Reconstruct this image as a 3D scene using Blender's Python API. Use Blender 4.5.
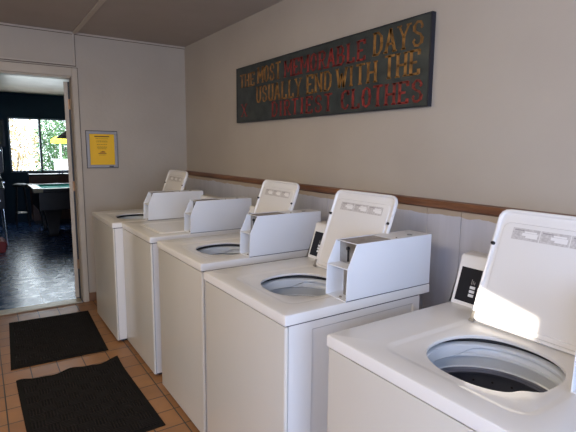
import bpy, bmesh, math, random
from mathutils import Vector, Matrix
random.seed(7)
for o in list(bpy.data.objects): bpy.data.objects.remove(o)
SC = bpy.context.scene; COL = SC.collection
PI = math.pi
# ------------------------------------------------------------------ camera
cx, cz, ya, pi_, ro, F = -0.8059, 1.4565, 0.58853, 0.14312, 0.009715, 463.114
f = Vector((math.sin(ya)*math.cos(pi_), math.cos(ya)*math.cos(pi_), -math.sin(pi_)))
r = Vector((math.cos(ya), -math.sin(ya), 0)); u = r.cross(f)
R_ = r*math.cos(ro)+u*math.sin(ro); U_ = -r*math.sin(ro)+u*math.cos(ro)
cam = bpy.data.objects.new('camera', bpy.data.cameras.new('camera')); COL.objects.link(cam)
m = Matrix((R_, U_, -f)).transposed().to_4x4(); m.translation = (cx, 0, cz); cam.matrix_world = m
cam.data.sensor_width = 36; cam.data.lens = F/576*36; cam.data.clip_start = .02
SC.camera = cam
# ------------------------------------------------------------------ light
SC.view_settings.view_transform = 'Standard'; SC.view_settings.look = 'None'
SC.view_settings.gamma = 1; SC.view_settings.exposure = 0.5
wd = bpy.data.worlds.new('sky'); SC.world = wd; wd.use_nodes = True
bg = wd.node_tree.nodes['Background']; bg.inputs[0].default_value = (.80, .90, 1, 1); bg.inputs[1].default_value = 4.0
SUN = Vector((.85, .2, -.3)).normalized()
sl = bpy.data.lights.new('sun', 'SUN'); sl.energy = 7; sl.angle = .009; sl.color = (1, .93, .82)
so = bpy.data.objects.new('sun', sl); COL.objects.link(so); so.location = (-6, -3, 6)
so.rotation_euler = SUN.to_track_quat('-Z', 'Y').to_euler()
def area(name, loc, direction, sx, sy, power, color, spread=PI):
    l = bpy.data.lights.new(name, 'AREA'); l.shape = 'RECTANGLE'; l.size = sx; l.size_y = sy
    l.energy = power; l.color = color; l.spread = spread
    o = bpy.data.objects.new(name, l); COL.objects.link(o); o.location = loc
    o.rotation_euler = Vector(direction).to_track_quat('-Z', 'Y').to_euler(); return o
# daylight through the glazed entrance behind the camera, and through the side window
area('entrance_daylight', (-.70, -1.72, 1.25), (.12, 1, -.1), 1.5, 1.9, 46, (.50, .66, 1))
area('rear_window_daylight', (-2.12, -.85, 1.35), (1, .25, -.1), 1.2, 1.1, 26, (.50, .63, 1))
area('side_window_daylight', (-2.12, 2.45, 1.25), (1, 0, -.1), 1.3, 1.1, 3, (1, .80, .50))
area('warm_fill_light', (-.95, 2.65, 2.385), (0, 0, -1), .28, 1.2, 9, (1, .81, .50))  # added unseen lamp, warms the far washers and far wall
area('high_window_daylight', (-2.12, .10, 2.20), (1, .42, -.49), .55, .26, 16, (1, .86, .72))
area('game_room_daylight', (.24, 10.22, 1.5), (0, -1, -.15), 1.05, 1.0, 8, (.80, .92, 1))

# ------------------------------------------------------------------ helpers
def obj(name, bm, mat=None, parent=None, smooth=False, bevel=0, segs=2, mats=None):
    bmesh.ops.recalc_face_normals(bm, faces=bm.faces[:])
    me = bpy.data.meshes.new(name); bm.to_mesh(me); bm.free()
    for q in (mats or [mat]): me.materials.append(q)
    if smooth:
        me.polygons.foreach_set('use_smooth', [True]*len(me.polygons))
        me.set_sharp_from_angle(angle=math.radians(38))
    o = bpy.data.objects.new(name, me); COL.objects.link(o)
    if parent: o.parent = parent
    if bevel:
        b = o.modifiers.new('bevel', 'BEVEL'); b.width = bevel; b.segments = segs; b.limit_method = 'ANGLE'
        b.angle_limit = math.radians(40)
        me.polygons.foreach_set('use_smooth', [True]*len(me.polygons)); me.set_sharp_from_angle(angle=math.radians(38))
        if hasattr(b, 'harden_normals'): b.harden_normals = True
    return o
def empty(name, loc, rz=0):
    o = bpy.data.objects.new(name, None); COL.objects.link(o); o.location = loc; o.rotation_euler = (0, 0, rz)
    o.empty_display_size = .1; return o
def tag(o, label, cat, group=None, kind=None):
    o['label'] = label; o['category'] = cat
    if group: o['group'] = group
    if kind: o['kind'] = kind
    return o
def struct(name, bm, mat, parent=None, **k):
    o = obj(name, bm, mat, parent, **k)
    if not parent: o['kind'] = 'structure'
    return o
def box(bm, x0, x1, y0, y1, z0, z1, mi=0):
    v = [bm.verts.new((x, y, z)) for x in (x0, x1) for y in (y0, y1) for z in (z0, z1)]
    for q in ((0,1,3,2), (4,6,7,5), (0,4,5,1), (2,3,7,6), (0,2,6,4), (1,5,7,3)):
        fc = bm.faces.new([v[i] for i in q]); fc.material_index = mi
    return v
def bx(*a):
    bm = bmesh.new(); box(bm, *a); return bm
def boxes(lst):
    bm = bmesh.new()
    for a in lst: box(bm, *a)
    return bm
def loops(bm, ls, cap0=False, cap1=False, mi=0):
    vs = [[bm.verts.new(p) for p in l] for l in ls]
    n = len(vs[0])
    for a, b in zip(vs, vs[1:]):
        for i in range(n):
            fc = bm.faces.new((a[i], a[(i+1) % n], b[(i+1) % n], b[i])); fc.material_index = mi
    for flag, l in ((cap0, ls[0]), (cap1, ls[-1])):
        if flag:
            k = vs[0] if l is ls[0] else vs[-1]
            c = bm.verts.new(sum((Vector(p) for p in l), Vector())/n)
            for i in range(n):
                fc = bm.faces.new((k[i], k[(i+1) % n], c)); fc.material_index = mi
    return vs
def prism(bm, poly, axis, a, b, mi=0):
    """poly: list of 2-D points in the two other axes, extruded from a to b along axis"""
    def P(p, w):
        if axis == 'y': return (p[0], w, p[1])
        if axis == 'x': return (w, p[0], p[1])
        return (p[0], p[1], w)
    A = [bm.verts.new(P(p, a)) for p in poly]; B = [bm.verts.new(P(p, b)) for p in poly]
    n = len(poly)
    for i in range(n): bm.faces.new((A[i], A[(i+1) % n], B[(i+1) % n], B[i])).material_index = mi
    bm.faces.new(A).material_index = mi; bm.faces.new(B[::-1]).material_index = mi
def cyl(bm, p, q, r0, r1=None, n=20, cap=True):
    p, q = Vector(p), Vector(q); r1 = r0 if r1 is None else r1
    d = (q-p).normalized(); a = d.orthogonal().normalized(); b = d.cross(a)
    ring = lambda c, rr: [c+(a*math.cos(2*PI*i/n)+b*math.sin(2*PI*i/n))*rr for i in range(n)]
    loops(bm, [ring(p, r0), ring(q, r1)], cap, cap)
def lathe(bm, prof, c=(0, 0), n=48, cap0=False, cap1=False):
    ls = [[(c[0]+rr*math.cos(2*PI*i/n), c[1]+rr*math.sin(2*PI*i/n), z) for i in range(n)] for rr, z in prof]
    loops(bm, ls, cap0, cap1)

# ------------------------------------------------------------------ materials
def mat(name, col, rough=.5, metal=0, spec=.5, coat=0):
    m = bpy.data.materials.new(name); m.use_nodes = True
    b = m.node_tree.nodes['Principled BSDF']
    b.inputs['Base Color'].default_value = (*col, 1); b.inputs['Roughness'].default_value = rough
    b.inputs['Metallic'].default_value = metal; b.inputs['Specular IOR Level'].default_value = spec
    b.inputs['Coat Weight'].default_value = coat; b.inputs['Coat Roughness'].default_value = .08
    return m
def nodes(m): return m.node_tree.nodes, m.node_tree.links, m.node_tree.nodes['Principled BSDF']
def noise_mat(name, c1, c2, scale=8, rough=.6, bump=0, bscale=60, detail=4, stretch=(1, 1, 1), coat=0, lo=.35, hi=.65, metal=0, bdist=.002, rr=None):
    m = mat(name, c1, rough, metal, coat=coat); N, L, B = nodes(m)
    tc = N.new('ShaderNodeTexCoord'); mp = N.new('ShaderNodeMapping'); mp.inputs['Scale'].default_value = stretch
    L.new(tc.outputs['Object'], mp.inputs['Vector'])
    nz = N.new('ShaderNodeTexNoise'); nz.inputs['Scale'].default_value = scale; nz.inputs['Detail'].default_value = detail
    L.new(mp.outputs[0], nz.inputs['Vector'])
    rp = N.new('ShaderNodeValToRGB'); rp.color_ramp.elements[0].position = lo; rp.color_ramp.elements[1].position = hi
    rp.color_ramp.elements[0].color = (*c1, 1); rp.color_ramp.elements[1].color = (*c2, 1)
    L.new(nz.outputs['Fac'], rp.inputs[0]); L.new(rp.outputs[0], B.inputs['Base Color'])
    if rr:
        mr = N.new('ShaderNodeMapRange'); mr.inputs['To Min'].default_value = rr[0]; mr.inputs['To Max'].default_value = rr[1]
        L.new(nz.outputs['Fac'], mr.inputs['Value']); L.new(mr.outputs[0], B.inputs['Roughness'])
    if bump:
        n2 = N.new('ShaderNodeTexNoise'); n2.inputs['Scale'].default_value = bscale; n2.inputs['Detail'].default_value = 3
        L.new(mp.outputs[0], n2.inputs['Vector'])
        bp = N.new('ShaderNodeBump'); bp.inputs['Strength'].default_value = bump; bp.inputs['Distance'].default_value = bdist
        L.new(n2.outputs['Fac'], bp.inputs['Height']); L.new(bp.outputs[0], B.inputs['Normal'])
    return m
WALL = noise_mat('wall_paint', (.460, .400, .325), (.495, .435, .355), 2.2, .55, .35, 28, bdist=.004)
CEIL = noise_mat('ceiling_paint', (.40, .35, .30), (.43, .38, .33), 3, .8, .3, 50)
TRIMP = noise_mat('trim_paint', (.50, .43, .34), (.55, .48, .38), 5, .45, .1, 30)
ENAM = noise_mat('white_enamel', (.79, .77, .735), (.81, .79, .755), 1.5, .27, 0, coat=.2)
ENAMF = noise_mat('white_enamel_front_dim', (.66, .64, .575), (.69, .67, .605), 1.5, .32, .06, 90, coat=.3, bdist=.0006)  # front enamel darkened for the dimmer light on the fronts
SHROUD = noise_mat('white_powder_coat', (.76, .77, .78), (.79, .80, .81), 2, .35, .06, 160, bdist=.0004)
PLAST = mat('white_plastic', (.78, .79, .80), .3)
TUBPL = mat('grey_white_tub_plastic', (.72, .76, .80), .25)
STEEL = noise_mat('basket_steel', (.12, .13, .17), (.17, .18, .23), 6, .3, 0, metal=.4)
METAL = noise_mat('worn_metal', (.30, .28, .25), (.42, .40, .37), 20, .35, 0, metal=.8)
BROWNM = noise_mat('brownish_metal_plate', (.25, .21, .17), (.38, .33, .28), 30, .4, 0, metal=.5)
BLACK = mat('black_rubber_and_gaps', (.012, .012, .014), .5)
DARKP = mat('black_control_face', (.006, .006, .010), .45, spec=.25)
SEAM = mat('dark_seam', (.05, .05, .06), .6)
GREYINK = mat('grey_ink', (.33, .31, .30), .6)
LABELM = noise_mat('warning_label', (.48, .45, .42), (.62, .59, .56), 160, .6, detail=2)
LABELW = mat('label_white', (.80, .78, .75), .6)
MATM = None
def make_tile():
    m = mat('quarry_tile', (.4, .2, .1), .4, spec=.3); N, L, B = nodes(m)
    tc = N.new('ShaderNodeTexCoord'); mp = N.new('ShaderNodeMapping')
    mp.inputs['Location'].default_value = (-.020+.158*20, .163*20-.095, 0)
    L.new(tc.outputs['Object'], mp.inputs['Vector'])
    bk = N.new('ShaderNodeTexBrick'); bk.offset = 0; bk.squash = 1
    bk.inputs['Scale'].default_value = 1; bk.inputs['Brick Width'].default_value = .158; bk.inputs['Row Height'].default_value = .163
    bk.inputs['Mortar Size'].default_value = .0035; bk.inputs['Mortar Smooth'].default_value = .15; bk.inputs['Bias'].default_value = 0
    bk.inputs['Color1'].default_value = (.35, .15, .045, 1); bk.inputs['Color2'].default_value = (.43, .195, .062, 1)
    bk.inputs['Mortar'].default_value = (.035, .024, .018, 1)
    L.new(mp.outputs[0], bk.inputs['Vector'])
    nz = N.new('ShaderNodeTexNoise'); nz.inputs['Scale'].default_value = 9; nz.inputs['Detail'].default_value = 5
    L.new(tc.outputs['Object'], nz.inputs['Vector'])
    mx = N.new('ShaderNodeMix'); mx.data_type = 'RGBA'; mx.blend_type = 'MULTIPLY'; mx.inputs[0].default_value = .5
    L.new(bk.outputs['Color'], mx.inputs[6]); L.new(nz.outputs['Fac'], mx.inputs[7])
    gm = N.new('ShaderNodeBrightContrast'); gm.inputs['Bright'].default_value = .03; L.new(mx.outputs[2], gm.inputs[0])
    L.new(gm.outputs[0], B.inputs['Base Color'])
    bp = N.new('ShaderNodeBump'); bp.inputs['Strength'].default_value = .6; bp.inputs['Distance'].default_value = .003; bp.invert = True
    L.new(bk.outputs['Fac'], bp.inputs['Height']); L.new(bp.outputs[0], B.inputs['Normal'])
    mr = N.new('ShaderNodeMapRange'); mr.inputs['To Min'].default_value = .28; mr.inputs['To Max'].default_value = .5
    L.new(nz.outputs['Fac'], mr.inputs['Value']); L.new(mr.outputs[0], B.inputs['Roughness'])
    return m
TILE = make_tile()
def make_bluefloor():
    m = mat('glossy_vinyl_tile', (.1, .13, .2), .2); N, L, B = nodes(m)
    tc = N.new('ShaderNodeTexCoord'); mp = N.new('ShaderNodeMapping'); mp.inputs['Location'].default_value = (9.2, 0, 0)
    L.new(tc.outputs['Object'], mp.inputs['Vector'])
    bk = N.new('ShaderNodeTexBrick'); bk.offset = 0
    bk.inputs['Scale'].default_value = 1; bk.inputs['Brick Width'].default_value = .42; bk.inputs['Row Height'].default_value = .42
    bk.inputs['Mortar Size'].default_value = .004
    bk.inputs['Color1'].default_value = (.02, .06, .17, 1); bk.inputs['Color2'].default_value = (.026, .07, .19, 1)
    bk.inputs['Mortar'].default_value = (.02, .025, .035, 1)
    L.new(mp.outputs[0], bk.inputs['Vector']); L.new(bk.outputs['Color'], B.inputs['Base Color'])
    nz = N.new('ShaderNodeTexNoise'); nz.inputs['Scale'].default_value = 10; nz.inputs['Detail'].default_value = 6
    L.new(tc.outputs['Object'], nz.inputs['Vector'])
    mr = N.new('ShaderNodeMapRange'); mr.inputs['To Min'].default_value = .16; mr.inputs['To Max'].default_value = .38
    L.new(nz.outputs['Fac'], mr.inputs['Value']); L.new(mr.outputs[0], B.inputs['Roughness'])
    bp = N.new('ShaderNodeBump'); bp.inputs['Strength'].default_value = .25; bp.inputs['Distance'].default_value = .004
    L.new(nz.outputs['Fac'], bp.inputs['Height']); L.new(bp.outputs[0], B.inputs['Normal'])
    return m
BLUEFLOOR = make_bluefloor()
def make_wains():
    m = mat('wainscot_paint', (.5, .5, .5), .5); N, L, B = nodes(m)
    tc = N.new('ShaderNodeTexCoord'); sp = N.new('ShaderNodeSeparateXYZ'); L.new(tc.outputs['Object'], sp.inputs[0])
    nz = N.new('ShaderNodeTexNoise'); nz.inputs['Scale'].default_value = 9; nz.inputs['Detail'].default_value = 4
    L.new(tc.outputs['Object'], nz.inputs['Vector'])
    ma = N.new('ShaderNodeMath'); ma.operation = 'MULTIPLY_ADD'; ma.inputs[1].default_value = .035
    L.new(nz.outputs['Fac'], ma.inputs[0]); L.new(sp.outputs['Z'], ma.inputs[2])
    gt = N.new('ShaderNodeMath'); gt.operation = 'GREATER_THAN'; gt.inputs[1].default_value = 1.176
    L.new(ma.outputs[0], gt.inputs[0])
    n2 = N.new('ShaderNodeTexNoise'); n2.inputs['Scale'].default_value = 5
    mp = N.new('ShaderNodeMapping'); mp.inputs['Scale'].default_value = (1, 6, .6); L.new(tc.outputs['Object'], mp.inputs[0]); L.new(mp.outputs[0], n2.inputs['Vector'])
    rp = N.new('ShaderNodeValToRGB'); rp.color_ramp.elements[0].color = (.53, .53, .56, 1); rp.color_ramp.elements[1].color = (.66, .65, .69, 1)
    L.new(n2.outputs['Fac'], rp.inputs[0])
    mx = N.new('ShaderNodeMix'); mx.data_type = 'RGBA'; L.new(gt.outputs[0], mx.inputs[0]); L.new(rp.outputs[0], mx.inputs[6])
    mx.inputs[7].default_value = (.50, .40, .29, 1); L.new(mx.outputs[2], B.inputs['Base Color'])
    bp = N.new('ShaderNodeBump'); bp.inputs['Strength'].default_value = .3; bp.inputs['Distance'].default_value = .003
    L.new(n2.outputs['Fac'], bp.inputs['Height']); L.new(bp.outputs[0], B.inputs['Normal'])
    return m
WAINS = make_wains()
WOOD = noise_mat('dark_stained_wood', (.13, .048, .022), (.25, .11, .052), 5, .4, .2, 40, stretch=(4, .5, 4))
NAVY = noise_mat('navy_wall_paint', (.016, .040, .062), (.020, .048, .072), 3, .8)
GCEIL = noise_mat('game_room_ceiling_paint', (.60, .49, .39), (.70, .58, .47), 3, .35, .2, 20)
BASET = noise_mat('brown_base_tile', (.16, .08, .04), (.22, .12, .07), 9, .4)

# ------------------------------------------------------------------ structure
YF = 4.605; ZC = 2.457; XL = -2.2; YB = -1.8
struct('floor', bx(XL-.1, 1.1, YB-.1, YF, -.1, 0), TILE)
struct('ceiling', bx(XL-.1, 1.1, YB-.1, YF+.11, ZC, ZC+.1), CEIL)
struct('wall_right', bx(1.0, 1.1, YB-.1, YF+.11, 0, ZC), WALL)
struct('wall_back', boxes([(XL, -1.55, YB-.1, YB, 0, ZC), (.15, 1.0, YB-.1, YB, 0, ZC), (-1.55, .15, YB-.1, YB, 2.3, ZC)]), WALL)
DX0, DX1, DZ = -.93, -.058, 2.075
struct('wall_far', boxes([(XL, DX0, YF, YF+.11, 0, ZC), (DX1, 1.0, YF, YF+.11, 0, ZC), (DX0, DX1, YF, YF+.11, DZ, ZC)]), WALL)
# left wall with the low side window and an added high slot shaped to cast the sun patch
VY0, VY1, VZ0, VZ1 = .006, .234, 1.872, 2.03
bm = boxes([(XL-.1, XL, YB-.1, -1.5, 0, ZC), (XL-.1, XL, -.2, VY0, 0, 2.06), (XL-.1, XL, -1.5, -.2, 0, .75), (XL-.1, XL, -1.5, -.2, 1.95, ZC), (XL-.1, XL, VY1, .40, 0, 2.06), (XL-.1, XL, .40, 1.75, 0, ZC), (XL-.1, XL, VY0, VY1, 0, VZ0), (XL-.1, XL, VY0, VY1, VZ1, 2.06), (XL-.1, XL, -.2, .40, 2.36, ZC),
        (XL-.1, XL, 3.15, YF+.11, 0, ZC), (XL-.1, XL, 1.75, 3.15, 0, .7), (XL-.1, XL, 1.75, 3.15, 1.9, ZC)])
prism(bm, [(VY0, 1.968), (VY1, 2.018), (VY1, VZ1), (VY0, VZ1)], 'x', XL-.1, XL)  # added wedge slants the slot top to shape the sun patch
struct('wall_left', bm, WALL)
FROST = mat('frosted_pane', (.75, .78, .8), .6)
w = struct('window_2', boxes([(XL-.08, XL-.02, 1.75, 1.8, .7, 1.9), (XL-.08, XL-.02, 3.1, 3.15, .7, 1.9), (XL-.08, XL-.02, 1.8, 3.1, .7, .75), (XL-.08, XL-.02, 1.8, 3.1, 1.85, 1.9)]), TRIMP)
obj('pane', bx(XL-.055, XL-.045, 1.8, 3.1, .75, 1.85), FROST, w)
w = struct('window_4', boxes([(XL-.08, XL-.02, -.2, -.17, 2.06, 2.36), (XL-.08, XL-.02, .37, .4, 2.06, 2.36), (XL-.08, XL-.02, -.17, .37, 2.06, 2.09), (XL-.08, XL-.02, -.17, .37, 2.33, 2.36)]), TRIMP)
obj('pane', bx(XL-.055, XL-.045, -.17, .37, 2.09, 2.33), FROST, w)
w = struct('window_3', boxes([(XL-.08, XL-.02, -1.5, -1.45, .75, 1.95), (XL-.08, XL-.02, -.25, -.2, .75, 1.95), (XL-.08, XL-.02, -1.45, -.25, .75, .8), (XL-.08, XL-.02, -1.45, -.25, 1.9, 1.95)]), TRIMP)
obj('pane', bx(XL-.055, XL-.045, -1.45, -.25, .8, 1.9), FROST, w)
w = struct('door_2', boxes([(-1.55, -1.49, YB-.08, YB-.02, 0, 2.3), (.09, .15, YB-.08, YB-.02, 0, 2.3), (-.73, -.67, YB-.08, YB-.02, 0, 2.3), (-1.49, .09, YB-.08, YB-.02, 2.24, 2.3), (-1.49, .09, YB-.08, YB-.02, 0, .1)]), TRIMP)
obj('pane', boxes([(-1.49, -.73, YB-.055, YB-.045, .1, 2.24), (-.67, .09, YB-.055, YB-.045, .1, 2.24)]), FROST, w)
# wainscot boards with grooves
bm = bmesh.new(); y = YB; k = 0
while y < YF-.01:
    wd_ = .29 if k % 3 else .19
    y1 = min(y+wd_, YF); box(bm, .984, 1.0, y+.0015, y1-.0015, .0, 1.19); y = y1; k += 1
struct('trim_2', bm, WAINS)
# chair rail : rounded wood moulding
bm = bmesh.new()
prism(bm, [(1.0, 1.187), (.976, 1.187), (.966, 1.196), (.964, 1.212), (.972, 1.224), (1.0, 1.228)], 'y', YB, YF)
struct('trim_1', bm, WOOD, smooth=True)
# door casing, stop, threshold
bm = boxes([(DX1-.0, -.012, YF-.018, YF, 0, DZ+.075), (DX0-.07, DX0, YF-.018, YF, 0, DZ+.075), (DX0, DX1, YF-.018, YF, DZ, DZ+.075)])
struct('trim_3', bm, TRIMP, bevel=.004)
bm = boxes([(DX1-.005, DX1, YF, YF+.11, 0, DZ), (DX0, DX0+.015, YF, YF+.11, 0, DZ), (DX0+.015, DX1-.015, YF, YF+.11, DZ-.015, DZ)])
struct('trim_4', bm, TRIMP, bevel=.002)
THR = noise_mat('worn_threshold', (.34, .30, .22), (.48, .43, .33), 25, .4, metal=.3)
struct('trim_5', bx(DX0+.015, DX1-.015, YF-.02, YF+.11, 0, .012), THR, bevel=.004)
CB = noise_mat('ceiling_batten_paint', (.52, .46, .38), (.56, .50, .42), 5, .6)
# battens round the panel above the door, cornice, ceiling batten, corner strip
bm = boxes([(-1.02, -.022, YF-.010, YF, 2.172, 2.186), (-.036, -.022, YF-.010, YF, 2.186, ZC-.014), (-2.19, 1.0, YF-.012, YF, ZC-.014, ZC)])
struct('trim_8', boxes([(-1.02, -.018, YF-.004, YF, 2.166, 2.172), (-.022, -.017, YF-.004, YF, 2.166, ZC-.014), (-2.19, 1.0, YF-.004, YF, ZC-.019, ZC-.014), (DX0-.076, -.006, YF-.005, YF, DZ+.075, DZ+.080), (-.012, -.007, YF-.005, YF, .0, DZ+.075)]), mat('brown_shade_line', (.13, .095, .07), .8))  # thin dark strips draw the shadow lines beside battens, cornice and casing
struct('trim_6', bm, CB, bevel=.002)
struct('trim_7', bx(-.035, .0, YB, YF-.012, ZC-.012, ZC), CB, bevel=.003)
struct('baseboard_far', bx(-.02, .984, YF-.012, YF, 0, .082), BASET, bevel=.003)
struct('baseboard_left', bx(XL, XL+.012, YB, YF, 0, .082), BASET, bevel=.003)

struct('fill_light_housing', boxes([(-1.12, -.78, 2.00, 3.30, 2.395, ZC)]), CB, bevel=.01)  # housing added out of view for the warm fill light
# open door leaf (hinged on the right jamb, swung into the game room)
DOORP = noise_mat('door_paint', (.50, .43, .34), (.58, .51, .41), 12, .5, .2, 40)
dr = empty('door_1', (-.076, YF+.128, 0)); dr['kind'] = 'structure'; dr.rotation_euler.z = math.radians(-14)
obj('gap_shade_strip', bx(0, .026, .004, .012, .012, DZ-.03), BLACK, dr)  # black strip drawn for the shaded gap between leaf and jamb
obj('door_leaf', bx(-.034, .0, .0, .80, .012, DZ-.03), DOORP, dr, bevel=.002)
HINGE = noise_mat('hinge_brass', (.30, .17, .09), (.42, .27, .16), 30, .45, metal=.7)
for hz in (.30, 1.05, 1.80):
    bm = bmesh.new(); cyl(bm, (.015, -.006, hz), (.015, -.006, hz+.09), .008)
    box(bm, -.004, .014, -.003, 0, hz, hz+.09); obj('hinge', bm, HINGE, dr)
bm = bmesh.new(); cyl(bm, (-.034, .74, 1.0), (-.075, .74, 1.0), .012); cyl(bm, (-.075, .74, 1.0), (-.10, .74, 1.0), .028); obj('door_handle', bm, HINGE, dr, smooth=True)

# ------------------------------------------------------------------ game room shell
GX0, GX1, GY1 = -2.6, 2.9, 10.3
struct('floor_2', bx(GX0, GX1, YF, GY1+.1, -.1, 0), BLUEFLOOR)
struct('ceiling_2', bx(GX0, GX1, YF+.11, GY1+.1, ZC, ZC+.1), GCEIL)
WX0, WX1, WZ0, WZ1 = -.29, .80, .965, 2.008
struct('wall_game_room', boxes([(GX0, WX0, GY1, GY1+.1, 0, ZC), (WX1, GX1, GY1, GY1+.1, 0, ZC), (WX0, WX1, GY1, GY1+.1, 0, WZ0), (WX0, WX1, GY1, GY1+.1, WZ1, ZC),
        (GX0-.1, GX0, YF+.11, GY1+.1, 0, ZC), (GX1, GX1+.1, YF+.11, GY1+.1, 0, ZC), (GX0, DX0-.02, YF+.112, YF+.13, 0, ZC), (-.02, GX1, YF+.112, YF+.13, 0, ZC)]), NAVY)
ALU = mat('grey_window_frame', (.36, .42, .46), .5, 0)
w = struct('window_1', boxes([(WX0, WX0+.03, GY1+.02, GY1+.08, WZ0, WZ1), (WX1-.03, WX1, GY1+.02, GY1+.08, WZ0, WZ1), (.225, .265, GY1+.02, GY1+.08, WZ0, WZ1),
        (WX0, WX1, GY1+.02, GY1+.08, WZ0, WZ0+.03), (WX0, WX1, GY1+.02, GY1+.08, WZ1-.03, WZ1)]), ALU)
gl = bpy.data.materials.new('clear_pane'); gl.use_nodes = True; N = gl.node_tree.nodes; L = gl.node_tree.links; N.remove(N['Principled BSDF'])
tr = N.new('ShaderNodeBsdfTransparent'); gs = N.new('ShaderNodeBsdfGlossy'); gs.inputs['Roughness'].default_value = .02
mx = N.new('ShaderNodeMixShader'); mx.inputs[0].default_value = .06
L.new(tr.outputs[0], mx.inputs[1]); L.new(gs.outputs[0], mx.inputs[2]); L.new(mx.outputs[0], N['Material Output'].inputs[0])
obj('pane', boxes([(WX0+.03, .225, GY1+.045, GY1+.05, WZ0+.03, WZ1-.03), (.265, WX1-.03, GY1+.055, GY1+.06, WZ0+.03, WZ1-.03)]), gl, w)

# ------------------------------------------------------------------ washers
W, D, H = .65, .71, .915
HC = (.27, .2875)            # hole centre
def raydist(inside, c, a, mx=1.2):
    lo, hi = 0, mx
    for _ in range(40):
        m_ = (lo+hi)/2
        if inside(c[0]+m_*math.cos(a), c[1]+m_*math.sin(a)): lo = m_
        else: hi = m_
    return lo
def rrect(x0, x1, y0, y1, rad):
    def ins(x, y):
        if not (x0 < x < x1 and y0 < y < y1): return False
        dx = max(x0+rad-x, x-(x1-rad), 0); dy = max(y0+rad-y, y-(y1-rad), 0)
        return dx*dx+dy*dy <= rad*rad or rad == 0
    return ins
def angs(c, rects, n=120):
    A = [2*PI*i/n for i in range(n)]
    for x0, x1, y0, y1 in rects:
        for x in (x0, x1):
            for y in (y0, y1): A.append(math.atan2(y-c[1], x-c[0]) % (2*PI))
    A.sort(); out = [A[0]]
    for a in A[1:]:
        if a-out[-1] > 1e-4: out.append(a)
    return out
def loop_of(A, c, ins, z): return [(c[0]+raydist(ins, c, a)*math.cos(a), c[1]+raydist(ins, c, a)*math.sin(a), z) for a in A]
def hole_r(a):
    # nearly round opening, flattened a little, with a small wavy lip toward the near front
    c, s = abs(math.cos(a)), abs(math.sin(a))
    rr = .161/((c**2.25+s**2.25)**(1/2.25))
    d = (a-math.radians(236)+PI) % (2*PI)-PI
    return rr - .012*math.exp(-(d/.16)**2) + .004*math.exp(-((d-.3)/.12)**2)
def cap_mesh(hole=True):
    bm = bmesh.new()
    rects = [(-.004, D, 0, W), (0.002, D-.006, .006, W-.006)]
    A = angs(HC, rects)
    Z0 = .878
    ls = [loop_of(A, HC, rrect(.004, D-.008, .008, W-.008, 0), Z0),
          loop_of(A, HC, rrect(-.004, D, 0, W, .004), Z0+.001),
          loop_of(A, HC, rrect(-.004, D, 0, W, .004), H-.006),
          loop_of(A, HC, rrect(-.0022, D-.0018, .0018, W-.0018, .006), H-.0018),
          loop_of(A, HC, rrect(.002, D-.006, .006, W-.006, .006), H),
          loop_of(A, HC, rrect(.060, .506, .072, .506, .05), H),
          loop_of(A, HC, rrect(.068, .500, .080, .500, .047), H-.0008),
          loop_of(A, HC, rrect(.078, .490, .090, .490, .042), H-.0040),
          loop_of(A, HC, rrect(.086, .482, .098, .482, .036), H-.0050)]
    if hole:
        ring = lambda k, z: [(HC[0]+(hole_r(a)+k)*math.cos(a), HC[1]+(hole_r(a)+k)*math.sin(a), z) for a in A]
        ls += [ring(.006, H-.0055), ring(.0015, H-.0075), ring(0, H-.011), ring(.0015, H-.017), ring(.006, H-.018)]
        loops(bm, ls)
    return bm
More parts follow.
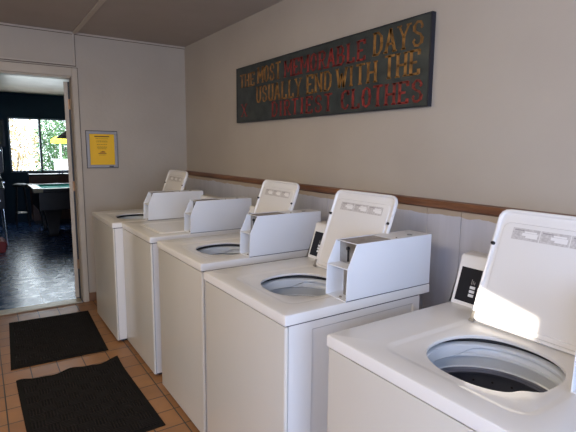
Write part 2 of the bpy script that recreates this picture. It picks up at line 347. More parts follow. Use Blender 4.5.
def lid_parts(root, hx, tilt, hz, dy=0):
    t = math.radians(tilt)
    v = Vector((math.sin(t), 0, math.cos(t))); n = Vector((-math.cos(t), 0, math.sin(t))); uu = Vector((0, -1, 0))
    M = Matrix((uu, v, n)).transposed().to_4x4(); M.translation = (hx, HC[1]+.004+dy, hz)
    c = (0, .19); bm = bmesh.new(); hw = .191; L_ = .383
    A = angs(c, [], 112)
    def RR(i, z, rad=.034):
        return loop_of(A, c, rrect(-hw+i, hw-i, .002+i, L_-i, max(rad-i, .004)), z)
    ls = [RR(.020, -.01402), RR(.014, -.014), RR(.005, -.012), RR(.0005, -.006), RR(0, .002), RR(.002, .0065), RR(.006, .008), RR(.010, .0065), RR(.013, .001), RR(.020, -.001), RR(.026, -.00102)]
    loops(bm, ls, True, True)
    lid = obj('lid', bm, ENAM, root, smooth=True); lid.matrix_local = M
    # raised stiffening shoulder inside the rim
    bm = bmesh.new()
    RS = lambda i, z: loop_of(A, c, rrect(-hw+i, hw-i, .020+i*.3, L_-.018-i, .02), z)
    loops(bm, [RS(.024, -.002), RS(.027, .0025), RS(.031, .0035), RS(.036, .00352)], False, True)
    o = obj('inner_panel', bm, ENAM, lid, smooth=True)
    # three printed warning blocks in a row
    for k in range(3):
        a = -.128+k*.088; bm = bmesh.new()
        box(bm, a-.002, a+.083, .288, .325, .0035, .0042, 0)
        box(bm, a+.030, a+.078, .302, .311, .0041, .0045, 1); box(bm, a+.042, a+.078, .296, .302, .0041, .0045, 1); box(bm, a+.036, a+.074, .312, .317, .0041, .0045, 1)
        box(bm, a+.004, a+.034, .317, .3205, .0041, .0046, 2)
        lb = obj('warning_label', bm, None, lid, mats=[LABELM, LABELW, GREYINK]); lb['label'] = 'grey printed warning label'
    for s in (-1, 1):
        bm = bmesh.new(); cyl(bm, (s*(hw-.008), .262, .004), (s*(hw-.008), .262, .013), .0065, .005, 16)
        q = obj('bumper', bm, BLACK, lid, smooth=True); q['label'] = 'black rubber bumper'
    for s in (-1, 1):
        bm = bmesh.new(); x = s*(hw-.010)
        box(bm, x-.005, x+.005, .0, .034, .008, .011); cyl(bm, (x-.008, .002, .009), (x+.008, .002, .009), .005, n=12); cyl(bm, (x, .024, .011), (x, .024, .014), .003, n=10)
        obj('hinge', bm, METAL, lid, smooth=True)
    return lid
def washer(x, y, tilt, label, hx=.478, dy=0, bw=.105):
    root = empty('washing_machine', (x, y, 0))
    tag(root, label, 'washing machine', 'top loading washers along the right wall')
    # body: walls and bottom, pressed side panel
    bm = bmesh.new(); z0, z1 = .025, .8735; x0, x1, y0, y1 = .014, .655, .004, W-.004
    def side(yy, s):
        rx0, rx1, rz0, rz1, dp = .112, .62, .08, .846, .006*s
        o_ = [(x0, yy, z0), (x1, yy, z0), (x1, yy, z1), (x0, yy, z1)]
        a_ = [(rx0, yy, rz0), (rx1, yy, rz0), (rx1, yy, rz1), (rx0, yy, rz1)]
        b_ = [(rx0+.005, yy+dp, rz0+.005), (rx1-.005, yy+dp, rz0+.005), (rx1-.005, yy+dp, rz1-.005), (rx0+.005, yy+dp, rz1-.005)]
        vs = loops(bm, [o_, a_, b_]); bm.faces.new(vs[-1])
    side(y0, 1); side(y1, -1)
    for q in ([(x0, y0, z0), (x0, y1, z0), (x0, y1, z1), (x0, y0, z1)], [(x1, y0, z0), (x1, y1, z0), (x1, y1, z1), (x1, y0, z1)], [(x0, y0, z0), (x1, y0, z0), (x1, y1, z0), (x0, y1, z0)]):
        bm.faces.new([bm.verts.new(p) for p in q])
    bmesh.ops.remove_doubles(bm, verts=bm.verts[:], dist=.0002)
    obj('cabinet_body', bm, ENAM, root)
    # front panel, wrapping the corners
    bm = bmesh.new(); z1 = .8725
    A = 6
    prof = []
    for k in range(A+1):
        a = PI/2*k/A; prof.append((.010-.010*math.cos(a)*1, .0025+.010-.010*math.sin(a)))
    P = [(.012, .0025)] + [(.010-.010*math.sin(PI/2*k/A), .0025+.010-.010*math.cos(PI/2*k/A)) for k in range(A+1)]
    P = P + [(px, W-py) for px, py in P[::-1]]
    prism(bm, P, 'z', .022, z1)
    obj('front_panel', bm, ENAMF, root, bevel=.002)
    obj('seam', boxes([(.009, .016, .006, W-.006, .03, .8795), (.016, .65, .008, .012, .865, .8795), (.016, .65, W-.012, W-.008, .865, .8795)]), SEAM, root)
    obj('toe_base', boxes([(.035, .05, .03, W-.03, 0, .022), (.6, .63, .03, W-.03, 0, .025), (.05, .6, .03, .05, 0, .025), (.05, .6, W-.05, W-.03, 0, .025)]), BLACK, root)
    obj('top_panel', cap_mesh(), ENAM, root, smooth=True)
    # tub ring, guard and basket
    bm = bmesh.new()
    lathe(bm, [(.205, .879), (.190, .879), (.184, .876), (.183, .858), (.180, .852), (.174, .848), (.173, .840), (.188, .834), (.194, .800), (.190, .794), (.180, .792)], HC, 72)
    obj('tub_cover', bm, TUBPL, root, smooth=True)
    bm = bmesh.new(); lathe(bm, [(.200, .8975), (.192, .8975), (.190, .868), (.200, .868)], HC, 64); obj('gap_shade_ring', bm, BLACK, root)['label'] = 'black ring for the shaded gap under the rim'  # black ring stands for the shade in the gap below the lip
    bm = bmesh.new()            # tapered splash guard hanging round the far side
    n = 44; L0 = []; 
    vs = []
    for i in range(n+1):
        a = math.radians(-50+238*i/n); tt = min(1, max(0, (i/n-.40)/.12)); tt = tt*tt*(3-2*tt)
        zb = .869-.026*tt
        vs.append([bm.verts.new((HC[0]+q*math.cos(a), HC[1]+q*math.sin(a), z)) for q, z in ((.186, .880), (.174, .879), (.170, .876), (.169, zb), (.172, zb-.003), (.186, zb-.001))])
    for a, b in zip(vs, vs[1:]):
        for k in range(5): bm.faces.new((a[k], b[k], b[k+1], a[k+1]))
    obj('splash_guard', bm, TUBPL, root, smooth=True)
    bm = bmesh.new()
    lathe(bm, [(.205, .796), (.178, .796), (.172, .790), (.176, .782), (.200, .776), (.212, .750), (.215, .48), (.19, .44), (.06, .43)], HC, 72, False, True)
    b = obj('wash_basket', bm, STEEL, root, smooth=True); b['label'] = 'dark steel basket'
    bm = bmesh.new()
    for row in range(5):
        for i in range(24):
            a = 2*PI*(i+.5*(row % 2))/24; zz = .745-row*.035
            p = Vector((HC[0]+.2135*math.cos(a), HC[1]+.2135*math.sin(a), zz)); d = Vector((math.cos(a), math.sin(a), 0))
            cyl(bm, p, p-d*.003, .0035, n=8)
    q = obj('drain_holes', bm, BLACK, b); q['kind'] = 'stuff'
    bm = bmesh.new(); lathe(bm, [(.0, .62), (.035, .615), (.045, .56), (.05, .48), (.10, .445), (.14, .436)], HC, 40)
    obj('agitator', bm, TUBPL, root, smooth=True)
    # console
    bm = bmesh.new()
    prof = [(.555, .9145), (.565, .9145), (.612, 1.062), (.614, 1.078), (.622, 1.087), (.672, 1.092), (.688, 1.084), (.694, 1.06), (.694, .9145)]
    prism(bm, prof, 'y', .102, W-.004)
    con = obj('console', bm, ENAM, root, bevel=.003)
    d = Vector((.047, 0, .1475)).normalized(); nn = Vector((-d.z, 0, d.x)); o0 = Vector((.565, 0, .9145))
    def onface(bm, y0, y1, a, b, lift0, lift1, rad=None):
        c_ = []
        for L_ in (lift0, lift1):
            for (yy, s) in ((y0, a), (y1, a), (y1, b), (y0, b)): c_.append(o0+d*s+nn*L_+Vector((0, yy, 0)))
        v = [bm.verts.new(p) for p in c_]
        for q in ((3, 2, 1, 0), (4, 5, 6, 7), (0, 1, 5, 4), (1, 2, 6, 5), (2, 3, 7, 6), (3, 0, 4, 7)): bm.faces.new([v[i] for i in q])
    bm = bmesh.new(); onface(bm, .115, W-.018, .014, .136, -.001, .0015)
    cp = obj('control_panel', bm, DARKP, root); cp['label'] = 'black control face'
    for k in range(4):
        for j in range(3):
            bm = bmesh.new(); y1 = W-.068-k*.030
            onface(bm, y1-.020, y1, .036+j*.014, .046+j*.014, .001, .004); obj('button', bm, PLAST, cp, bevel=.001)
    bm = bmesh.new()
    for k in range(4):
        y1 = W-.068-k*.030
        for j in range(3): onface(bm, y1-.001-j*.006-.002, y1-.001-j*.006, .080, .098-.004*j, .0010, .0018)
    onface(bm, W-.21, W-.165, .105, .108, .001, .0018); onface(bm, W-.21, W-.165, .112, .115, .001, .0018)
    obj('panel_print', bm, GREYINK, cp)
    # coin box
    X0, XM, X1, XB = .257, .262, .303, .706; Z0, ZM, Z1 = H-.0005, 1.035, 1.122; t = .003
    poly = [(X0, Z0), (XM, ZM), (X1, Z1), (XB, Z1), (XB, Z0)]
    bm = bmesh.new(); y0 = .001; y1 = y0+bw
    prism(bm, poly, 'y', y0, y0+t); prism(bm, poly, 'y', y1-t, y1)
    box(bm, XB-t, XB, y0+t, y1-t, Z0, Z1-.0005); box(bm, .49, XB-t, y0+t, y1-t, Z1-t, Z1-.0002); box(bm, X0+.001, XB-t, y0+t, y1-t, Z0, Z0+t)
    box(bm, X1, .31, y0+t, y1-t, Z1-t, Z1-.0002)
    cb = obj('coin_box', bm, SHROUD, root, bevel=.0008); cb['label'] = 'pale grey metal coin box'
    obj('shelf', boxes([(XM, .36, y0+t, y1-t, ZM-.004, ZM)]), SHROUD, cb)
    obj('top_plate', bx(.31, .49, y0+t, y1-t, Z1-.006, Z1-.003), BROWNM, cb)['label'] = 'brown metal inset plate'
    obj('coin_plate', boxes([(.322, .326, y0+t, y1-t, ZM, Z1-.006)]), METAL, cb)['label'] = 'grey metal coin plate'
    bm = boxes([(.318, .3222, y0+.062, y0+.068, ZM+.008, Z1-.022)]); cyl(bm, (.314, y0+.065, ZM+.058), (.322, y0+.065, ZM+.058), .006, n=12)
    obj('coin_slot', bm, BLACK, cb)
    obj('lower_plate', boxes([(.34, .344, y0+t, y1-t, Z0+t, ZM-.004)]), SHROUD, cb)
    obj('coin_vault_door', boxes([(.300, .341, y0+t+.002, y0+.064, Z0+.006, ZM-.008)]), METAL, cb)
    bm = bmesh.new(); cyl(bm, (.294, y0+.046, Z0+.030), (.301, y0+.046, Z0+.030), .009, n=18); obj('lock', bm, METAL, cb, smooth=True)
    for (rx, ry) in ((.275, y0+.05), (.280, y0+.022)):
        bm = bmesh.new(); cyl(bm, (rx, ry, Z0+t), (rx, ry, Z0+t+.004), .005, n=12); obj('bolt', bm, BROWNM, cb)
    bm = bmesh.new(); cyl(bm, (.610, y0+.03, Z1-.0004), (.610, y0+.03, Z1+.003), .010, n=20); obj('lock_cap', bm, METAL, cb, smooth=True)
    bm = bmesh.new(); cyl(bm, (.515, y0+.012, Z1-.0004), (.515, y0+.012, Z1+.004), .003, n=12); obj('rivet', bm, METAL, cb, smooth=True)
    obj('seam_lip', boxes([(X0+.001, XB, y0-.0012, y0+.001, Z0+.0005, Z0+.003)]), SEAM, cb)
    lid_parts(root, hx, tilt, .9115 if tilt > -45 else .905, dy)
    # water hoses to the wall
    return root
XS = {1: -.026, 2: .0402, 3: .0421, 4: 0., 5: .0235}; YS = {1: 3.450, 2: 2.7793, 3: 2.0015, 4: 1.213, 5: .3753}
LB = {1: 'white washer with raised lid in the far corner under the framed yellow notice',
      2: 'white washer with its lid shut, second from the far wall',
      3: 'white washer with raised lid, in the middle of the row of five',
      4: 'white washer with raised lid and blue-lit side, second nearest',
      5: 'nearest white washer, sunlit patch on its raised lid, cut by the right edge'}
HX = {1: .490, 2: .478, 3: .495, 4: .486, 5: .470}; DY = {1: -.012, 2: 0, 3: -.010, 4: 0, 5: .014}; BW = {4: .116, 5: .086}
for i in range(1, 6):
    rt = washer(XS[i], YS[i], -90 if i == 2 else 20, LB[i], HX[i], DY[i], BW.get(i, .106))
    rt.scale = (1, {1: 1.12, 2: 1.03, 3: 1.0, 4: 1.02, 5: 1}[i], 1)

# ------------------------------------------------------------------ painted sign
SIGNB = noise_mat('slate_green_paint', (.022, .029, .028), (.040, .050, .046), 14, .45, .5, 70, coat=.05, bdist=.001)
SORANGE = noise_mat('worn_orange_paint', (.14, .06, .012), (.36, .17, .04), 26, .4, .2, 90)
SRED = noise_mat('worn_red_paint', (.12, .014, .012), (.32, .034, .028), 26, .4, .2, 90)
SEDGE = mat('black_sign_edge', (.010, .012, .022), .4)
G = {  # strokes in a unit box, (points, closed?)
 'T': [[(0, 1), (1, 1)], [(.5, 1), (.5, 0)]], 'H': [[(.1, 0), (.1, 1)], [(.9, 0), (.9, 1)], [(.1, .5), (.9, .5)]],
 'E': [[(.15, 0), (.15, 1)], [(.15, 1), (.9, 1)], [(.15, .5), (.7, .5)], [(.15, 0), (.9, 0)], [(.9, 0), (.9, .18)], [(.9, 1), (.9, .82)]],
 'M': [[(.05, 0), (.05, 1)], [(.05, 1), (.5, .3)], [(.5, .3), (.95, 1)], [(.95, 1), (.95, 0)]],
 'O': [[(.5, 1), (.2, .88), (.08, .5), (.2, .12), (.5, 0), (.8, .12), (.92, .5), (.8, .88), (.5, 1)]],
 'S': [[(.88, .78), (.7, .97), (.4, 1), (.15, .85), (.15, .66), (.4, .54), (.7, .46), (.88, .3), (.82, .1), (.55, 0), (.25, .03), (.1, .2)], [(.1, .2), (.22, .28)], [(.88, .78), (.76, .72)]],
 'R': [[(.15, 0), (.15, 1)], [(.15, 1), (.65, 1), (.85, .87), (.85, .65), (.65, .5), (.15, .5)], [(.5, .5), (.92, 0)]],
 'A': [[(.05, 0), (.5, 1)], [(.5, 1), (.95, 0)], [(.22, .35), (.78, .35)]],
 'B': [[(.15, 0), (.15, 1)], [(.15, 1), (.6, 1), (.8, .88), (.8, .67), (.6, .54), (.15, .54)], [(.6, .54), (.88, .42), (.88, .14), (.65, 0), (.15, 0)]],
 'L': [[(.2, 1), (.2, 0)], [(.2, 0), (.9, 0)], [(.9, 0), (.9, .2)]],
 'D': [[(.15, 0), (.15, 1)], [(.15, 1), (.55, 1), (.85, .8), (.9, .5), (.85, .2), (.55, 0), (.15, 0)]],
 'Y': [[(.05, 1), (.5, .48)], [(.95, 1), (.5, .48)], [(.5, .48), (.5, 0)]],
 'U': [[(.12, 1), (.12, .25), (.3, .03), (.5, 0), (.7, .03), (.88, .25), (.88, 1)]],
 'N': [[(.1, 0), (.1, 1)], [(.1, 1), (.9, 0)], [(.9, 0), (.9, 1)]],
 'W': [[(.02, 1), (.27, 0)], [(.27, 0), (.5, .7)], [(.5, .7), (.73, 0)], [(.73, 0), (.98, 1)]],
 'I': [[(.5, 0), (.5, 1)]],
 'C': [[(.9, .78), (.75, .96), (.5, 1), (.2, .88), (.08, .5), (.2, .12), (.5, 0), (.75, .04), (.9, .22)], [(.9, .78), (.9, 1)]],
 'X': [[(.1, 1), (.9, 0)], [(.9, 1), (.1, 0)]]}
SERIF = {'T': [(.5, 0)], 'H': [(.1, 0), (.1, 1), (.9, 0), (.9, 1)], 'E': [(.15, 0), (.15, 1)], 'M': [(.05, 0), (.95, 0), (.05, 1), (.95, 1)], 'R': [(.15, 0), (.92, 0), (.15, 1)],
 'A': [(.05, 0), (.95, 0)], 'B': [(.15, 0), (.15, 1)], 'L': [(.2, 1), (.2, 0)], 'D': [(.15, 0), (.15, 1)], 'Y': [(.05, 1), (.95, 1), (.5, 0)], 'U': [(.12, 1), (.88, 1)],
 'N': [(.1, 0), (.1, 1), (.9, 1)], 'W': [(.02, 1), (.98, 1)], 'I': [(.5, 0), (.5, 1)], 'X': [(.1, 0), (.9, 0), (.1, 1), (.9, 1)], 'O': [], 'S': [], 'C': []}
def strokes_mesh(text, u0, u1, v0, v1, th, place, lift=.0015, serif=.014):
    """place(u, v, h) -> 3-D point"""
    bm = bmesh.new(); wts = [.55 if c == 'I' else 1.25 if c in 'MW' else 1 for c in text]; gap = .30
    tot = sum(wts)+gap*(len(text)-1); s = (u1-u0)/tot; x = u0
    def seg(a, b, t, tb=None):
        a, b = Vector(a), Vector(b); d = (b-a); d = d.normalized() if d.length > 1e-6 else Vector((1, 0)); p = Vector((-d.y, d.x)); 
        q = [a+p*t/2-d*t*.15, b+p*t/2+d*t*.15, b-p*t/2+d*t*.15, a-p*t/2-d*t*.15]
        A = [bm.verts.new(place(k.x, k.y, 0)) for k in q]; B = [bm.verts.new(place(k.x, k.y, lift)) for k in q]
        for i in range(4): bm.faces.new((A[i], A[(i+1) % 4], B[(i+1) % 4], B[i]))
        bm.faces.new(B)
    for c, wt in zip(text, wts):
        w_ = s*wt
        tr_ = lambda p: (x+p[0]*w_, v0+p[1]*(v1-v0))
        for st in G[c]:
            for a, b in zip(st, st[1:]):
                A, B = tr_(a), tr_(b); vert = abs(A[0]-B[0]) < abs(A[1]-B[1])*.5
                seg(A, B, th*(1.25 if vert else .75))
        for p in SERIF[c]:
            A = tr_(p); sr = serif if c != 'I' else serif
            seg((A[0]-sr, A[1]), (A[0]+sr, A[1]), th*.55)
        x += s*(wt+gap)
    return bm
SY1, SY0, SZ0, SZ1 = 3.42, 1.498, 1.667, 2.084
sg = empty('wall_sign', (.985, (SY0+SY1)/2, SZ0))
tag(sg, 'long dark slate wall sign with hand-painted orange and red words', 'sign')
hl = (SY1-SY0)/2
obj('board', bx(-.013, .011, -hl, hl, 0, SZ1-SZ0), SIGNB, sg, bevel=.002)
obj('edge_strip', boxes([(-.0145, .0115, -hl-.008, -hl, -.004, SZ1-SZ0+.004), (-.0145, .0115, hl, hl+.008, -.004, SZ1-SZ0+.004), (-.0145, .0115, -hl, hl, -.004, 0), (-.0145, .0115, -hl, hl, SZ1-SZ0, SZ1-SZ0+.004)]), SEDGE, sg)
pl = lambda uu, vv, h: (-.0128-h, hl-uu, vv)
for word, u0, u1, v0, v1, mm in (('THE', .055, .285, .268, .36, SORANGE), ('MOST', .335, .645, .275, .382, SORANGE), ('MEMORABLE', .70, 1.49, .275, .375, SRED), ('DAYS', 1.55, 1.885, .283, .392, SORANGE),
        ('USUALLY', .315, .895, .135, .245, SORANGE), ('END', .955, 1.205, .142, .250, SORANGE), ('WITH', 1.255, 1.58, .148, .250, SORANGE), ('THE', 1.64, 1.87, .153, .262, SORANGE),
        ('X', .075, .165, .045, .135, SRED), ('DIRTIEST', .535, 1.215, .022, .118, SRED), ('CLOTHES', 1.30, 1.895, .022, .122, SRED)):
    obj('painted_word', strokes_mesh(word, u0, u1, v0, v1, .015, pl), mm, sg)

# ------------------------------------------------------------------ framed notice
SILV = mat('silver_frame', (.36, .35, .35), .45, .3)
YEL = noise_mat('yellow_paper', (.95, .54, .008), (1.0, .58, .010), 3, .5)
INK = mat('dark_ink', (.16, .08, .02), .7)
nt = empty('framed_notice', (.171, YF-.001, 1.270))
tag(nt, 'yellow printed notice in a silver frame on the far wall', 'notice')
fw, fh, b = .135, .335, .026
obj('frame', boxes([(-fw, fw, -.016, 0, 0, b), (-fw, fw, -.016, 0, fh-b, fh), (-fw, -fw+b, -.016, 0, b, fh-b), (fw-b, fw, -.016, 0, b, fh-b)]), SILV, nt, bevel=.003)
obj('frame_backing', boxes([(-fw-.005, fw+.005, -.006, 0, -.005, fh+.005)]), SEAM, nt)
pp = obj('paper', bx(-fw+b, fw-b, -.009, -.005, b, fh-b), YEL, nt)
bm = bmesh.new(); random.seed(3)
box(bm, -.065, .065, -.0098, -.009, .283, .292)
for zz, hw_ in ((.265, .055), (.245, .048), (.236, .05), (.212, .045), (.190, .042), (.181, .046), (.172, .038), (.115, .03)):
    x = -hw_
    while x < hw_:
        l = random.uniform(.006, .016); box(bm, x, min(x+l, hw_), -.0096, -.009, zz, zz+.0032); x += l+.004
obj('printed_lines', bm, INK, pp)
bm = bmesh.new()
for (a0, a1, z0, z1) in ((-.022, .026, .140, .145), (-.012, .022, .145, .149), (-.002, .010, .149, .152), (-.036, .034, .128, .134)): box(bm, a0, a1, -.0097, -.009, z0, z1)
obj('printed_emblem', bm, mat('emblem_ink', (.22, .03, .02), .7), pp)
obj('frame_tab', bx(.055, .095, -.019, -.016, .006, .016), BLACK, nt)

# ------------------------------------------------------------------ floor mats
def mat_rug():
    m = mat('black_ribbed_carpet', (.012, .010, .009), .95, spec=.2); N, L, B = nodes(m)
    tc = N.new('ShaderNodeTexCoord'); ck = N.new('ShaderNodeTexChecker'); ck.inputs['Scale'].default_value = 14
    L.new(tc.outputs['Object'], ck.inputs['Vector'])
    w1 = N.new('ShaderNodeTexWave'); w1.bands_direction = 'X'; w1.inputs['Scale'].default_value = 20
    w2 = N.new('ShaderNodeTexWave'); w2.bands_direction = 'Y'; w2.inputs['Scale'].default_value = 20
    L.new(tc.outputs['Object'], w1.inputs['Vector']); L.new(tc.outputs['Object'], w2.inputs['Vector'])
    mx = N.new('ShaderNodeMix'); mx.data_type = 'FLOAT'; L.new(ck.outputs['Fac'], mx.inputs[0]); L.new(w1.outputs['Fac'], mx.inputs[2]); L.new(w2.outputs['Fac'], mx.inputs[3])
    bp = N.new('ShaderNodeBump'); bp.inputs['Strength'].default_value = 1; bp.inputs['Distance'].default_value = .005
    L.new(mx.outputs[0], bp.inputs['Height']); L.new(bp.outputs[0], B.inputs['Normal'])
    rp = N.new('ShaderNodeValToRGB'); rp.color_ramp.elements[0].color = (.005, .004, .004, 1); rp.color_ramp.elements[1].color = (.018, .014, .012, 1)
    L.new(mx.outputs[0], rp.inputs[0]); L.new(rp.outputs[0], B.inputs['Base Color'])
    return m
RUG = mat_rug(); RUGB = mat('black_rubber_border', (.008, .007, .006), .9, spec=.2)
def rug(c, corners, wav, label):
    # corners: far-left, far-right, near-right, near-left (x, y)
    o = empty('floor_mat', (c[0], c[1], 0)); tag(o, label, 'mat', 'black mats in front of the washers')
    FL, FR, NR, NL = [Vector(p) for p in corners]; n = 60; m_ = 70
    def P(a, b):   # a across 0..1, b near->far 0..1
        e = (NL*(1-a)+NR*a)*(1-b)+(FL*(1-a)+FR*a)*b
        z = .0045
        if wav:
            k = max(0, (b-.82)/.18); z += k*k*(.007+.006*math.sin(a*13+.6)+.003*math.sin(a*27+1)) ; e = e+Vector((0, k*k*(.008*math.sin(a*13+1.4)+.003*math.sin(a*25)-.006)))
            kc = max(0, (a+b-1.75)/.25); z += .012*kc*kc
        return Vector((e.x-c[0], e.y-c[1], z))
    def sheet(a0, a1, b0, b1, th, lift):
        bm = bmesh.new(); g = [[[bm.verts.new(P(a0+(a1-a0)*i/n, b0+(b1-b0)*j/m_)+Vector((0, 0, l))) for j in range(m_+1)] for i in range(n+1)] for l in (lift, lift-th)]
        for i in range(n):
            for j in range(m_):
                bm.faces.new((g[0][i][j], g[0][i+1][j], g[0][i+1][j+1], g[0][i][j+1])); bm.faces.new((g[1][i][j], g[1][i][j+1], g[1][i+1][j+1], g[1][i+1][j]))
        for i in range(n):
            for j in (0, m_): bm.faces.new((g[0][i][j], g[0][i+1][j], g[1][i+1][j], g[1][i][j]))
        for j in range(m_):
            for i in (0, n): bm.faces.new((g[0][i][j], g[0][i][j+1], g[1][i][j+1], g[1][i][j]))
        return bm
    obj('rubber_border', sheet(0, 1, 0, 1, .0038, 0), RUGB, o, smooth=True)
    obj('carpet_field', sheet(.045, .955, .03, .97, .002, .0028), RUG, o, smooth=True)
rug((-.40, 3.86), ((-.685, 4.350), (-.075, 4.318), (-.113, 3.365), (-.722, 3.388)), False, 'flat black mat lying nearest the doorway')
rug((-.39, 2.71), ((-.705, 3.175), (-.094, 3.180), (-.075, 2.245), (-.690, 2.225)), True, 'nearer black mat with a wavy, rucked far edge')

# ------------------------------------------------------------------ game room things
FELT = noise_mat('teal_felt', (.02, .42, .33), (.03, .50, .40), 40, .85)
TWOOD = noise_mat('black_table_wood', (.010, .008, .007), (.02, .015, .012), 8, .35)
RAIL = noise_mat('sunlit_table_rail', (.48, .42, .26), (.60, .54, .36), 6, .2, coat=.6)  # pale tone stands for sunlight on the rail corner
pt = empty('pool_table', (1.02, 8.82, 0)); tag(pt, 'black pool table with teal felt in the dark game room', 'pool table')
obj('playing_bed', bx(-.98, .98, -.44, .44, .74, .765), FELT, pt)
bm = bmesh.new(); 
for s in (-1, 1):
    box(bm, -.99, .99, s*.44 if s > 0 else -.475, .475 if s > 0 else -.44, .765, .79); box(bm, s*.96 if s > 0 else -.995, .995 if s > 0 else -.96, -.475, .475, .765, .79)
obj('cushion', bm, FELT, pt, bevel=.006)
obj('rail', boxes([(-1.13, 1.13, -.60, -.475, .74, .80), (-1.13, 1.13, .475, .60, .74, .80), (-1.13, -.995, -.475, .475, .74, .80), (.995, 1.13, -.475, .475, .74, .80)]), TWOOD, pt, bevel=.012)
for sx in (-1, 1):
    for sy in (-1, 1): obj('corner_cap', bx(sx*1.065-.07, sx*1.065+.07, sy*.54-.065, sy*.54+.065, .738, .806), RAIL, pt, bevel=.012)
obj('cabinet', bx(-1.06, 1.06, -.54, .54, .44, .74), TWOOD, pt, bevel=.01)
for sx in (-1, 1):
    for sy in (-1, 1):
        bm = bmesh.new(); x, y = sx*.86, sy*.38
        L_ = lambda w_, z: [(x-w_, y-w_, z), (x+w_, y-w_, z), (x+w_, y+w_, z), (x-w_, y+w_, z)]
        loops(bm, [L_(.06, 0), L_(.075, .03), L_(.07, .06), L_(.13, .44)], True, True); obj('leg', bm, TWOOD, pt, bevel=.004)
BENW = noise_mat('red_brown_board', (.09, .035, .018), (.14, .055, .03), 5, .4, stretch=(.5, 4, 4))
sb = empty('sideboard', (.62, 10.08, 0)); tag(sb, 'low red-brown wooden sideboard under the game room window', 'sideboard')
obj('carcass', bx(-.62, .75, -.19, .19, .06, .92), BENW, sb, bevel=.006); obj('plinth', bx(-.60, .73, -.16, .18, 0, .06), BLACK, sb); obj('worktop', bx(-.64, .77, -.20, .20, .92, .945), TWOOD, sb, bevel=.004)
for k in range(3):
    d_ = obj('door', bx(-.61+k*.455, -.17+k*.455, -.205, -.19, .10, .90), BENW, sb, bevel=.004)
    bm = bmesh.new(); cyl(bm, (-.21+k*.455, -.205, .55), (-.21+k*.455, -.225, .55), .012); obj('knob', bm, METAL, d_)
CUP = mat('navy_cup', (.02, .03, .16), .3)
for k, xx in enumerate((.497, .552)):
    bm = bmesh.new(); lathe(bm, [(.012, 0), (.016, .045), (.014, .045), (.011, .004)], (0, 0), 16, True, True)
    c_ = obj('cup', bm, CUP, smooth=True); c_.location = (xx, 9.98, .945)
    tag(c_, 'small dark blue cup on the sideboard, ' + ('left' if k == 0 else 'right') + ' one of the pair', 'cup', 'cups on the sideboard')
# stool
st = empty('bar_stool', (-.19, 9.72, 0)); tag(st, 'dark bar stool with thin legs left of the pool table', 'stool')
bm = bmesh.new(); lathe(bm, [(.0, .74), (.11, .74), (.125, .755), (.125, .775), (.10, .79), (0, .79)], (0, 0), 28); obj('seat', bm, mat('black_vinyl', (.012, .012, .014), .6), st, smooth=True)
for k in range(4):
    a = PI/4+k*PI/2; bm = bmesh.new(); cyl(bm, (.08*math.cos(a), .08*math.sin(a), .742), (.15*math.cos(a), .15*math.sin(a), 0), .013, n=10); obj('leg', bm, TWOOD, st, smooth=True)
bm = bmesh.new()
for k in range(4):
    a, b = PI/4+k*PI/2, PI/4+(k+1)*PI/2; q = .125; cyl(bm, (q*math.cos(a), q*math.sin(a), .26), (q*math.cos(b), q*math.sin(b), .26), .008, n=8)
obj('footrest', bm, METAL, st, smooth=True)
# dark game cabinet at the left edge
DK = mat('dark_cabinet_paint', (.012, .013, .018), .35); RED = mat('red_plastic', (.45, .03, .02), .4); CHR = mat('chrome', (.6, .65, .7), .15, 1)
pb = empty('pinball_machine', (-.79, 8.5, 0)); tag(pb, 'dark pinball machine with chrome glints at the left edge of the doorway', 'pinball machine')
bm = bmesh.new(); prism(bm, [(-.60, .55), (-.62, .86), (.62, 1.0), (.62, .55)], 'y', -.28, .28)
cbn = obj('playfield_cabinet', bm, DK, pb, bevel=.01); cbn.rotation_euler.z = PI/2
bh = obj('backbox', bx(-.33, .33, .42, .62, 1.02, 1.45), DK, pb, bevel=.012)
obj('backbox_trim', boxes([(.10, .31, .405, .42, 1.385, 1.40)]), CHR, bh)
bm = bmesh.new()
for s in (-1, 1): box(bm, s*.28-.008, s*.28+.008, -.60, .40, .93, .95)
cr = obj('side_rail', bm, CHR, pb)
for sx in (-1, 1):
    for sy in (-1, 1):
        bm = bmesh.new(); cyl(bm, (sx*.25, sy*.56, .6), (sx*.27, sy*.60, .0), .016, n=10); obj('leg', bm, CHR, pb, smooth=True)
bm = bmesh.new(); cyl(bm, (.20, -.60, .68), (.20, -.66, .68), .022); obj('button', bm, CHR, pb, smooth=True)
bk = bmesh.new(); prism(bk, [(-.15, 0), (.15, 0), (.17, .12), (.13, .16), (-.13, .16), (-.17, .12)], 'y', -.2, .2)
rb = obj('toolbox', bk, RED, bevel=.01); rb.location = (-.72, 7.6, 0); tag(rb, 'low red case on the floor at the left edge of the doorway', 'case')
pf = empty('wall_picture', (-.455, GY1, 1.45)); tag(pf, 'dim framed picture on the navy wall left of the window', 'picture')
obj('frame', boxes([(-.11, .11, -.03, 0, 0, .03), (-.11, .11, -.03, 0, .48, .51), (-.11, -.085, -.03, 0, .03, .48), (.085, .11, -.03, 0, .03, .48)]), TWOOD, pf)
obj('print', bx(-.085, .085, -.012, -.001, .03, .48), noise_mat('dim_print', (.05, .07, .05), (.12, .12, .08), 12, .5), pf)
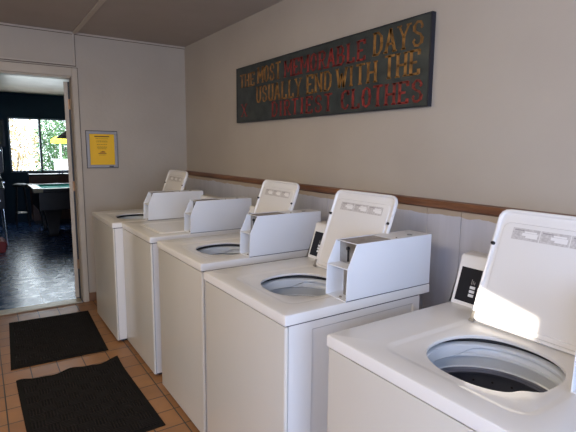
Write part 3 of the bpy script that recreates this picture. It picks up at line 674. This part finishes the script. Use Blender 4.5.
# hanging lamp over the table
lp = empty('pendant_lamp', (.55, 8.8, 1.60)); tag(lp, 'dark cone pendant lamp above the pool table', 'lamp')
bm = bmesh.new(); lathe(bm, [(.02, .16), (.045, .15), (.24, .0), (.235, 0), (.04, .145)], (0, 0), 32); obj('lamp_shade', bm, DK, lp, smooth=True)
bm = bmesh.new(); cyl(bm, (0, 0, .15), (0, 0, ZC-1.60), .006, n=8); obj('cord', bm, BLACK, lp)
bm = bmesh.new(); lathe(bm, [(0, .03), (.03, .04), (.035, .07), (.018, .12), (.018, .15)], (0, 0), 16); obj('bulb', bm, PLAST, lp, smooth=True)

# ------------------------------------------------------------------ outdoors beyond the game room window
struct('floor_outside', bx(-6, 9, GY1+.1, 24, -.15, -.05), noise_mat('sunny_gravel', (.55, .52, .46), (.7, .67, .6), 12, .9))
LEAF = [noise_mat('leaf_%s' % n_, a, b, 3, .6) for n_, a, b in (('olive', (.30, .33, .14), (.48, .46, .24)), ('green', (.04, .12, .05), (.12, .24, .08)), ('tan', (.30, .21, .09), (.42, .32, .16)))]
BARK = mat('bark', (.12, .08, .05), .9)
def shrub(x, y, h, rad, n, mi, label, seed):
    random.seed(seed); o = empty('shrub', (x, y, -.05)); tag(o, label, 'shrub', 'shrubs beyond the game room window')
    bm = bmesh.new()
    for k in range(7):
        a = 2*PI*k/7; cyl(bm, (0, 0, 0), (rad*.6*math.cos(a), rad*.5*math.sin(a), h*.75), .02, .006, 6)
    obj('stem', bm, BARK, o)
    bm = bmesh.new()
    for k in range(n):
        while 1:
            p = Vector((random.uniform(-1, 1), random.uniform(-1, 1), random.uniform(-1, 1)))
            if p.length < 1: break
        p = Vector((p.x*rad, p.y*rad*.7, h*.54+p.z*h*.5)); s = random.uniform(.03, .075)
        a = Vector((random.gauss(0, 1), random.gauss(0, 1), random.gauss(0, 1))).normalized(); b_ = a.orthogonal().normalized()*s*.45; a = a*s
        bm.faces.new([bm.verts.new(q) for q in (p-a, p+b_, p+a, p-b_)])
    fo = obj('foliage', bm, LEAF[mi], o)
shrub(-.05, 14.6, 2.6, .75, 1500, 2, 'sparse tan-leaved shrub seen through the left window pane', 1)
shrub(-1.3, 16.6, 2.9, .9, 1200, 0, 'olive shrub farther left behind the tan one', 2)
shrub(1.45, 17.5, 2.6, .75, 4200, 1, 'dense green shrub behind the yellow parasol', 3)
shrub(3.2, 18.6, 3.0, .7, 3000, 1, 'tall green shrub right of the yellow parasol', 4)
ps = empty('parasol', (1.05, 13.7, -.05)); tag(ps, 'yellow parasol on a white pole outside the window', 'parasol')
YC = noise_mat('yellow_canvas', (.85, .68, .03), (.9, .75, .05), 4, .7)
bm = bmesh.new(); lathe(bm, [(0, 1.80), (.12, 1.77), (.22, 1.70), (.22, 1.60), (.21, 1.60), (.21, 1.69), (0, 1.77)], (0, 0), 8); obj('canopy', bm, YC, ps)
bm = bmesh.new(); cyl(bm, (0, 0, 0), (0, 0, 1.78), .022, n=12); cyl(bm, (0, 0, 0), (0, 0, .06), .2, n=24); obj('pole', bm, PLAST, ps, smooth=True)
cr = empty('cooler', (1.0, 13.2, -.05)); tag(cr, 'white box standing in front of the parasol pole outside', 'cooler')
obj('chest', bx(-.17, .19, -.15, .15, 0, 1.12), PLAST, cr, bevel=.02); obj('hood', bx(-.18, .20, -.16, .16, 1.12, 1.20), PLAST, cr, bevel=.02)
